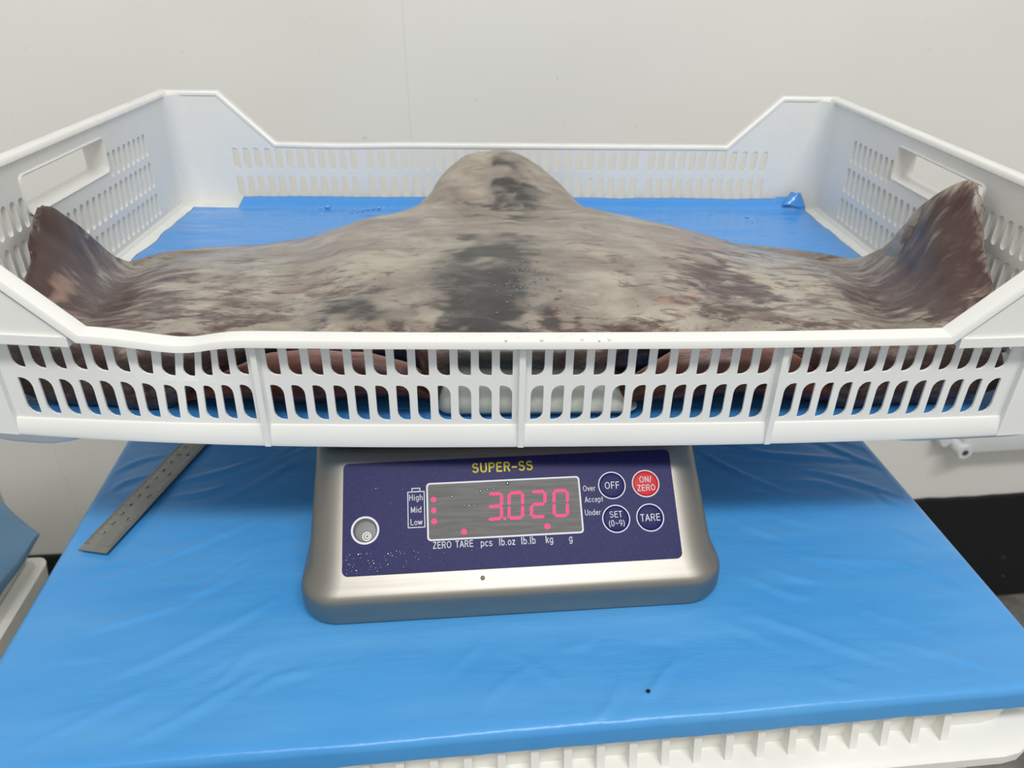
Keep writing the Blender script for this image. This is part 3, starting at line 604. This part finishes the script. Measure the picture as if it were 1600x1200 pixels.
def fin_controls():
    K = len(RIDGE); G = np.zeros((K, 8, 3))
    for k in range(K):
        rx, ry, rz = RIDGE[k]; fx, fz = FRONT[k]
        lobe = (-.17 < fx < -.055) or (.06 < fx < .19)
        core = 11 <= k <= 21
        yf = -.186
        F = np.array([fx, yf, fz]); Rg = np.array([rx, ry, rz])
        G[k, 2] = F; G[k, 6] = Rg
        for j, t in ((3, .25), (4, .52), (5, .80)):
            p = F + (Rg - F) * t
            tip = k <= 5 or k >= 26
            b = 0.0 if tip else .010
            p[2] += b * 4 * t * (1 - t)
            G[k, j] = p
        if core:
            for j, yy, zz, t in ((3, -.105, .0665, .25), (4, -.02, .0615, .52), (5, .075, .049, .8)):
                e = 1 - ((k - 16) / 7.5) ** 2
                G[k, j] = [fx + (rx - fx) * t, yy, zz - .004 * (1 - e)]
        if k in (9, 10, 22):
            for j, yy, zz, t in ((3, -.115, .0665, .25), (4, -.04, .0610, .52), (5, .055, .0460, .8)):
                G[k, j] = .5 * G[k, j] + .5 * np.array([fx + (rx - fx) * t, yy, zz])
        if lobe:
            G[k, 1] = [fx, -.176, .034]; G[k, 0] = [fx, -.150, .0130]
        elif -.048 <= fx <= .055:
            G[k, 1] = [fx, -.1995, .0445]; G[k, 0] = [fx, -.178, .036]
        else:
            G[k, 1] = [fx * .995, -.2015, .031]; G[k, 0] = [fx * .985, -.194, .0132]
        G[k, 7] = [rx * (.975 if abs(rx) > .29 else 1), ry + (.006 if rz < .03 else .012), .0128]
        if core: G[k, 7] = [rx * .9, ry + .004, max(.0125, rz * .35)]
    G[0, 5] = (-.313, -.092, .081); G[0, 4] = (-.312, -.106, .065); G[0, 3] = (-.312, -.125, .055)
    G[0, 2] = (-.305, -.165, .045); G[0, 1] = (-.288, -.183, .041); G[0, 0] = (-.281, -.176, .034); G[0, 7] = (-.312, -.035, .0125)
    G[1, 2] = (-.296, -.175, .050); G[1, 1] = (-.284, -.192, .035); G[1, 0] = (-.275, -.186, .026); G[2, 0] = (-.266, -.190, .018); G[3, 0] = (-.258, -.193, .0138)
    G[-1, 5] = (.316, -.088, .090); G[-1, 4] = (.3155, -.106, .072); G[-1, 3] = (.315, -.125, .052)
    G[-1, 2] = (.305, -.165, .040); G[-1, 1] = (.279, -.183, .041); G[-1, 0] = (.270, -.176, .034); G[-1, 7] = (.312, -.045, .0125)
    G[-2, 2] = (.293, -.175, .046); G[-2, 1] = (.273, -.192, .035); G[-2, 0] = (.264, -.186, .026); G[-3, 0] = (.254, -.190, .018); G[-4, 0] = (.245, -.193, .0138)
    return G
def catmull(A, n):
    K = len(A); out = np.zeros((n,) + A.shape[1:])
    s = np.linspace(0, K - 1, n)
    for i, v in enumerate(s):
        k = min(int(v), K - 2); t = v - k
        p0, p1, p2, p3 = A[max(k - 1, 0)], A[k], A[k + 1], A[min(k + 2, K - 1)]
        out[i] = .5 * (2 * p1 + (p2 - p0) * t + (2 * p0 - 5 * p1 + 4 * p2 - p3) * t * t + (3 * p1 - p0 - 3 * p2 + p3) * t ** 3)
    return out
def fin_grid(ns, nt):
    G = fin_controls()
    A = catmull(G, ns)
    return np.swapaxes(catmull(np.swapaxes(A, 0, 1), nt), 0, 1)     # ns x nt x 3

STAINS = [('charcoal', 0.444, 0.403, 0.102, 0.126, 1), ('charcoal', 0.502, 0.462, 0.086, 0.098, 0.8), ('charcoal', 0.498, 0.706, 0.119, 0.049, 0.8), ('charcoal', 0.448, 0.328, 0.132, 0.048, 1), ('charcoal', 0.51, 0.773, 0.047, 0.057, 0.7), ('charcoal', 0.282, 0.345, 0.027, 0.063, 0.75), ('charcoal', 0.359, 0.303, 0.077, 0.028, 0.7), ('brown', 0.197, 0.496, 0.033, 0.084, 0.35), ('brown', 0.224, 0.361, 0.036, 0.07, 0.5), ('brown', 0.236, 0.403, 0.022, 0.056, 0.5), ('brown', 0.154, 0.521, 0.049, 0.266, 0.75), ('brown', 0.054, 0.672, 0.074, 0.28, 1.15), ('brown', 0.108, 0.714, 0.039, 0.176, 0.8), ('brown', 0.112, 0.529, 0.05, 0.197, 0.8), ('brown', 0.181, 0.353, 0.016, 0.077, 0.6), ('brown', 0.205, 0.387, 0.055, 0.112, 0.55), ('brown', 0.251, 0.462, 0.033, 0.119, 0.4), ('brown', 0.305, 0.429, 0.03, 0.083, 0.25), ('brown', 0.826, 0.58, 0.094, 0.28, 0.6), ('brown', 0.649, 0.471, 0.047, 0.07, 0.3), ('brown', 0.741, 0.353, 0.036, 0.063, 0.5), ('brown', 0.664, 0.403, 0.022, 0.091, 0.35), ('ink', 0.081, 0.866, 0.014, 0.084, 1), ('pink', 0.085, 0.521, 0.025, 0.063, 0.9), ('pink', 0.12, 0.429, 0.022, 0.077, 0.6), ('pink', 0.247, 0.42, 0.014, 0.035, 0.6), ('pink', 0.703, 0.63, 0.011, 0.161, 1), ('pink', 0.695, 0.37, 0.017, 0.042, 0.9), ('brown', 0.718, 0.471, 0.024, 0.245, 0.75), ('brown', 0.683, 0.395, 0.011, 0.119, 0.35), ('brown', 0.703, 0.487, 0.014, 0.133, 0.5), ('brown', 0.722, 0.345, 0.022, 0.063, 0.6), ('brown', 0.757, 0.328, 0.028, 0.048, 0.7), ('brown', 0.884, 0.546, 0.089, 0.203, 1.0), ('brown', 0.934, 0.622, 0.071, 0.188, 0.9), ('brown', 0.819, 0.496, 0.034, 0.168, 0.7), ('brown', 0.946, 0.706, 0.052, 0.119, 0.8), ('brown', 0.95, 0.538, 0.036, 0.126, 0.8), ('ink', 0.884, 0.756, 0.033, 0.057, 0.8), ('pale', 0.764, 0.538, 0.028, 0.217, 1), ('pale', 0.649, 0.37, 0.039, 0.084, 0.6), ('brown', 0.205, 0.336, 0.028, 0.035, 0.8), ('charcoal', 0.228, 0.403, 0.014, 0.042, 0.35), ('brown', 0.266, 0.403, 0.016, 0.042, 0.6), ('pale', 0.208, 0.521, 0.025, 0.105, 0.5), ('pale', 0.332, 0.479, 0.066, 0.098, 0.5), ('pale', 0.9, 0.647, 0.019, 0.042, 0.4), ('brown', 0.556, 0.311, 0.061, 0.028, 0.6), ('charcoal', 0.398, 0.311, 0.047, 0.042, 0.6)]
NS, NTT = 420, 170
A = fin_grid(NS, NTT)
nrm = np.zeros_like(A); du = np.gradient(A, axis=0); dv = np.gradient(A, axis=1); nrm = np.cross(du, dv); nrm /= np.linalg.norm(nrm, axis=-1, keepdims=True) + 1e-9
fv = []; ga, gb, ge, gf = [], [], [], []
seg_ = np.linalg.norm(np.diff(A[:, int(NTT*.5)], axis=0), axis=1); A_arc = np.concatenate([[0], np.cumsum(seg_)])/.62
T_arc = np.concatenate([np.zeros((NS, 1)), np.cumsum(np.linalg.norm(np.diff(A, axis=1), axis=2), axis=1)], axis=1)
T_arc = T_arc - T_arc[:, [int(NTT*.29)]]
for i in range(NS):
    S = i/(NS-1)
    for j in range(NTT):
        tt = j/(NTT-1); p = Vector(A[i, j]); nn = Vector(nrm[i, j])
        d = .0016*noise.noise((p.x*16, p.y*22, p.z*20)) + .0008*noise.noise((p.x*45, p.y*70, p.z*50 + 4))
        if tt > .9 or tt < .12: d *= .2
        p = p + nn*d
        e = min(S, 1 - S)
        if e < .02 and tt > .25: p.y += .0045*(1 - e/.02)*noise.noise((p.z*95, S*3, 7)); p.z += .003*(1 - e/.02)*noise.noise((p.y*160, 2, S))
        p.z = max(p.z, warp(p.x, p.y, .0106)[2] + .0026 - (.0006 if j % 2 else 0))
        fv.append(tuple(p)); gf += [.62*A_arc[i], T_arc[i][j], 0]
        wS = .035*noise.noise((p.x*28, p.y*42, 11)) + .02*noise.noise((p.x*80, p.y*120, 2)); wT = .10*noise.noise((p.x*28, p.y*42, 31)) + .06*noise.noise((p.x*80, p.y*120, 22))
        ch = {'charcoal': 0., 'brown': 0., 'pink': 0., 'ink': 0., 'pale': 0.}
        for c, cs, ct, rs, r_t, amp in STAINS:
            q = ((S + wS - cs)/rs)**2 + ((tt + wT - ct)/r_t)**2
            if q < 6: ch[c] = max(ch[c], amp*math.exp(-q*.8))
        fr = max(0., min(1., (.345 + .4*wT - tt)/.09))
        ch['brown'] = max(ch['brown'], .72*fr)
        cw = max(0., min(1., 1.3 - abs(S - .46)/.11)); ch['charcoal'] = max(ch['charcoal'], fr*max(cw, .22 + .3*max(0., 1 - min(S, 1 - S)/.2)))
        if tt > .9: ch['brown'] = max(ch['brown'], .3)
        ga += [ch['charcoal'], ch['brown'], ch['pink'], 1]; gb += [ch['ink'], ch['pale'], 0, 1]
        ge.append(.25*max(0, 1 - e/.004) if tt > .3 else 0)
ff = []
for i in range(NS-1):
    for j in range(NTT-1): a = i*NTT + j; ff.append((a, a + NTT, a + NTT + 1, a + 1))
    a = i*NTT; ff.append((a + NTT, a, a + NTT - 1, a + 2*NTT - 1))
ff.append(tuple(range(NTT))); ff.append(tuple(range((NS-1)*NTT, NS*NTT))[::-1])
def paint(o, a, b, e, f_=None):
    for nm, dat in (('stain_a', a), ('stain_b', b)):
        at = o.data.attributes.new(nm, 'FLOAT_COLOR', 'POINT'); at.data.foreach_set('color', dat)
    at = o.data.attributes.new('edge_tint', 'FLOAT', 'POINT'); at.data.foreach_set('value', e)
    at = o.data.attributes.new('flow', 'FLOAT_VECTOR', 'POINT'); at.data.foreach_set('vector', f_ if f_ is not None else [c_ for v_ in o.data.vertices for c_ in v_.co])
fin_root = empty('squid_fin', CR)
tag(fin_root, 'large mottled grey-brown squid fin with upturned dark tips lying in the crate', 'seafood')
fin = link('fin_body', fv, ff, M_skin, fin_root, smooth=True); paint(fin, ga, gb, ge, gf)
fin.data.set_sharp_from_angle(angle=math.radians(70))
def lobe(arc, label):
    K = 80; P_ = []; a_, b_, e_ = [], [], []
    ax = [p[0] for p in arc]; az = [p[1] for p in arc]; xs_ = np.linspace(ax[0], ax[-1], K); zs_ = np.interp(xs_, ax, az)
    for _ in range(4): zs_[1:-1] = .25*zs_[:-2] + .5*zs_[1:-1] + .25*zs_[2:]
    prof = 15
    for i in range(K):
        x = xs_[i]; zt = zs_[i]; fl0 = warp(x, -.195, .0106)[2] + .0012; zt = max(zt, fl0 + .003); zb = max(fl0, min(.0150 + .002*math.sin(x*60), zt - .004)); k = (zt - zb)
        for j in range(prof):
            t = j/(prof-1); an = math.pi*(t - .5)
            y = -.1875 - (.0045 + .013*k/.04)*math.cos(an) + .001*noise.noise((x*60, t*4, 0)); z = zb + k*(.5 - .5*math.sin(an)) + (0)
            z = zb + k*(1 - t)
            P_.append((x, y, z)); a_ += [0, .3, 0, 1]; b_ += [0, 0, 1, 1]; e_.append(max(0, 1 - t/.08)*.35)
    F_ = []
    for i in range(K-1):
        for j in range(prof-1): q = i*prof + j; F_.append((q, q + prof, q + prof + 1, q + 1))
        F_.append((i*prof, i*prof + prof - 1, (i+1)*prof + prof - 1, (i+1)*prof))
    F_.append(tuple(range(prof))); F_.append(tuple(range((K-1)*prof, K*prof)))
    o = link('fin_lobe', P_, F_, M_skin, fin_root, smooth=True); paint(o, a_, b_, e_); o.data.set_sharp_from_angle(angle=math.radians(60)); o['label'] = label
lobe([(-.206,.0125),(-.189,.024),(-.168,.036),(-.145,.0465),(-.12,.0495),(-.09,.048),(-.063,.040),(-.050,.028)], 'reddish folded underside left of the white flesh')
lobe([(.060,.026),(.072,.036),(.09,.049),(.122,.0545),(.161,.046),(.203,.022),(.213,.0130)], 'reddish folded underside right of the white flesh')
bv = MB(); rings = []
for z, s_, yy in ((.0126, .0, -.200), (.016, .0008, -.2035), (.026, .0005, -.2050), (.033, -.001, -.2040), (.038, -.004, -.2010), (.0415, -.009, -.194)):
    rg = rrect(-.047 - s_, .069 + s_ - max(0, z - .02)*.55, yy, -.10, .008, 6)
    rings.append([(x + .0015*noise.noise((x*40, y*40, z*60)), y, z - max(0, x - .035)*.42*max(0, min(1, (z - .016)/.012))) for x, y in rg])
bv.loft(rings).build('white_flesh', M_flesh, fin_root, auto=60)['label'] = 'cut white flesh under the front of the fin'

def drops(name, items, mat, parent, flat=.45):
    mb = MB()
    for x, y, z, r in items: mb.loft([[(x + q*math.cos(2*math.pi*i/8), y + q*math.sin(2*math.pi*i/8), z + d) for i in range(8)] for d, q in ((-.0004, r), (r*flat*.5, r*.85), (r*flat*.9, r*.45), (r*flat, r*.1))])
    o = mb.build(name, mat, parent, smooth=True); o['kind'] = 'stuff'; return o
M_wet = NT('skin_glint_drop', .03, 0, 1.0, lin(92,90,88)).m; M_film_glint = NT('film_glint_drop', .03, 0, 1.0, lin(120,170,220)).m; M_wetw = NT('water_on_plastic', .03, 0, .9, lin(232,233,230)).m
from mathutils.bvhtree import BVHTree
bvh = BVHTree.FromPolygons([Vector(p) for p in fv], ff)
it = []
for _ in range(95):
    x, y = random.gauss(.003, .0085), random.gauss(-.122, .018)
    hit = bvh.ray_cast(Vector((x, y, .2)), Vector((0, 0, -1)))
    if hit[0]: it.append((x, y, hit[0].z, random.uniform(.0004, .0013)))
for _ in range(60):
    x, y = random.uniform(-.25, .25), random.uniform(-.17, .05)
    hit = bvh.ray_cast(Vector((x, y, .2)), Vector((0, 0, -1)))
    if hit[0]: it.append((x, y, hit[0].z, random.uniform(.0003, .0007)))
drops('water_glint_drops', it, M_wet, fin_root)  # glossy drops added to the skin to catch glints like those of wrinkles
it = [(-.179, .193, .0125, .0030), (-.186, .190, .0118, .0018), (-.181, .172, .0115, .0022)] + [(-.152 + .005*k, .178 + .0028*k + random.uniform(-.001, .001), .0122, random.uniform(.0010, .0022)) for k in range(9)] + [(random.uniform(.2, .3), random.uniform(.07, .19), .0118, random.uniform(.0008, .0022)) for k in range(14)] + [(random.uniform(-.29, -.1), random.uniform(.12, .19), .0118, random.uniform(.0006, .0014)) for k in range(14)]
drops('water_glint_drops', it, M_film_glint, liner, .3)  # pale glossy drops added to stand in for highlights on the film
it = [(*warp(random.uniform(-.06, .05), -D2 - random.uniform(.0, .0085), HL + .0026), random.uniform(.0004, .0011)) for k in range(40)]
drops('water_glint_drops', it, M_wetw, crate, .6)

# ---------------------------------------------------------------- steel ruler
ang = math.atan2(.113, .032) - math.pi/2
RM = Matrix.Translation((-.2335, .3955, T + .0016)) @ Matrix.Rotation(ang, 4, 'Z')
ruler = link('steel_ruler', *(lambda b: (b.v, b.f))(MB().prism([(-.0102, 0), (.0102, 0), (.0102, .31), (-.0102, .31)], 'z', 0, .0008)), M_ruler, matrix=RM)
tag(ruler, 'worn steel ruler lying on the blue sheet left of the scale', 'ruler')
mb = MB()
for k in range(0, 300):
    y = .006 + .001*k; ln2 = .0046 if k % 10 == 0 else (.0034 if k % 5 == 0 else .0022)
    mb.box(-.0100, -.0100 + ln2, y - .00009, y + .00009, .0008, .00084)
for k in range(0, 186):
    y = .006 + .0254/16*k; ln2 = .0050 if k % 16 == 0 else (.0038 if k % 4 == 0 else .0023)
    if y < .305: mb.box(.0100 - ln2, .0100, y - .00009, y + .00009, .0008, .00084)
gm = mb.build('graduation_marks', M_ink, ruler); gm['kind'] = 'stuff'
for k in range(1, 14):
    lettering(str(k), 0, 0, 3.2, M_ink, ruler, .14, name='numeral', matrix=Matrix.Translation((-.0032, .006 + .01*k + .001, .0008)), depth=.00004)
for k in range(1, 6):
    lettering(str(k), 0, 0, 3.4, M_ink, ruler, .14, name='numeral', matrix=Matrix.Translation((.0036, .006 + .0254*k + .001, .0008)), depth=.00004)

# ---------------------------------------------------------------- bins and film left of the table, bracket on the wall
lb = empty('plastic_bin', Matrix.Translation((-.655, .388, 0)))
tag(lb, 'off-white plastic bin with a double rim standing left of the blue table', 'bin')
zt = T - .25
MB().loft([[(x, y, z) for x, y in rrect(-.19 + i_, .19 - i_, -.30 + i_, .30 - i_, .014)] for z, i_ in ((0, .03), (.02, .025), (zt - .03, .006), (zt - .03, -.006), (zt - .012, -.008), (zt - .010, 0), (zt - .003, .001), (zt, .004), (zt, .012), (zt - .08, .02))]).build('body', M_bin, lb, auto=40)
MB().loft([[(x, y, z) for x, y in rrect(-.1915, .1915, -.3015, .3015, .014)] for z in (zt - .022, zt - .018)]).build('rim_band', M_bin, lb, auto=40)
uc = empty('plastic_tub', Matrix.Translation((-.665, .382, zt)))
tag(uc, 'off-white plastic tub stacked on the bin left of the table, blue film over its side', 'tub')
MB().loft([[(x, y, z) for x, y in rrect(-.20 + i_, .20 - i_, -.305 + i_, .305 - i_, .012)] for z, i_ in ((.0002, .006), (.004, .003), (.20, .001), (.30, .0), (.30, .006), (.05, .02))]).build('body', M_bin, uc, auto=40)
MB().loft([[(x, y, z) for x, y in rrect(-.206, .206, -.311, .311, .032)] for z in (.282, .287, .299, .303)], False).build('rim', M_bin, uc, auto=40)
def Q(pts, zf, name, mat, nrm_amp, n1=14, n2=14):
    v_, f_ = [], []
    for i in range(n1+1):
        for j in range(n2+1):
            a, b = i/n1, j/n2
            p = [(1-a)*(1-b)*pts[0][k] + a*(1-b)*pts[1][k] + a*b*pts[2][k] + (1-a)*b*pts[3][k] for k in range(3)]
            p[0] += nrm_amp*(noise.noise((p[1]*22, p[2]*22, 4)) + .6*math.sin(a*9 + b*3)*.4 + .5); v_.append(p)
    for i in range(n1):
        for j in range(n2): q = i*(n2+1) + j; f_.append((q, q + n2 + 1, q + n2 + 2, q + 1))
    return link(name, v_, f_, mat, smooth=True)
film = Q([(-.455, .47, T + .02), (-.4555, .653, T - .148), (-.4545, .686, T - .221), (-.4550, .583, T - .224)], 0, 'plastic_film', M_film, .0035)
md = film.modifiers.new('thickness', 'SOLIDIFY'); md.thickness = .0006
tag(film, 'torn pale blue plastic film hanging over the side of the tub, left edge', 'film')
br = empty('wall_bracket', Matrix.Translation((.957, 1.05, T - .418)))
tag(br, 'white plastic bracket with a screw socket on the wall, right of the table', 'bracket')
MB().rbox(-.082, .35, -.045, 0, -.016, .030, .006, 3).build('arm', M_grey, br, auto=40)
def cyl(cx, cz, r, y0, y1, n=24): return MB().loft([[(cx + r*math.cos(2*math.pi*i/n), y, cz + r*math.sin(2*math.pi*i/n)) for i in range(n)] for y in (y0, y1)])
cyl(-.080, -.006, .0125, -.052, -.002).build('socket', M_grey, br, auto=40)
cyl(-.080, -.006, .0055, -.0526, -.050).build('screw_hole', M_screw, br, auto=40)
cyl(-.104, .002, .009, -.030, -.001).build('end_plug', M_grey, br, auto=40)
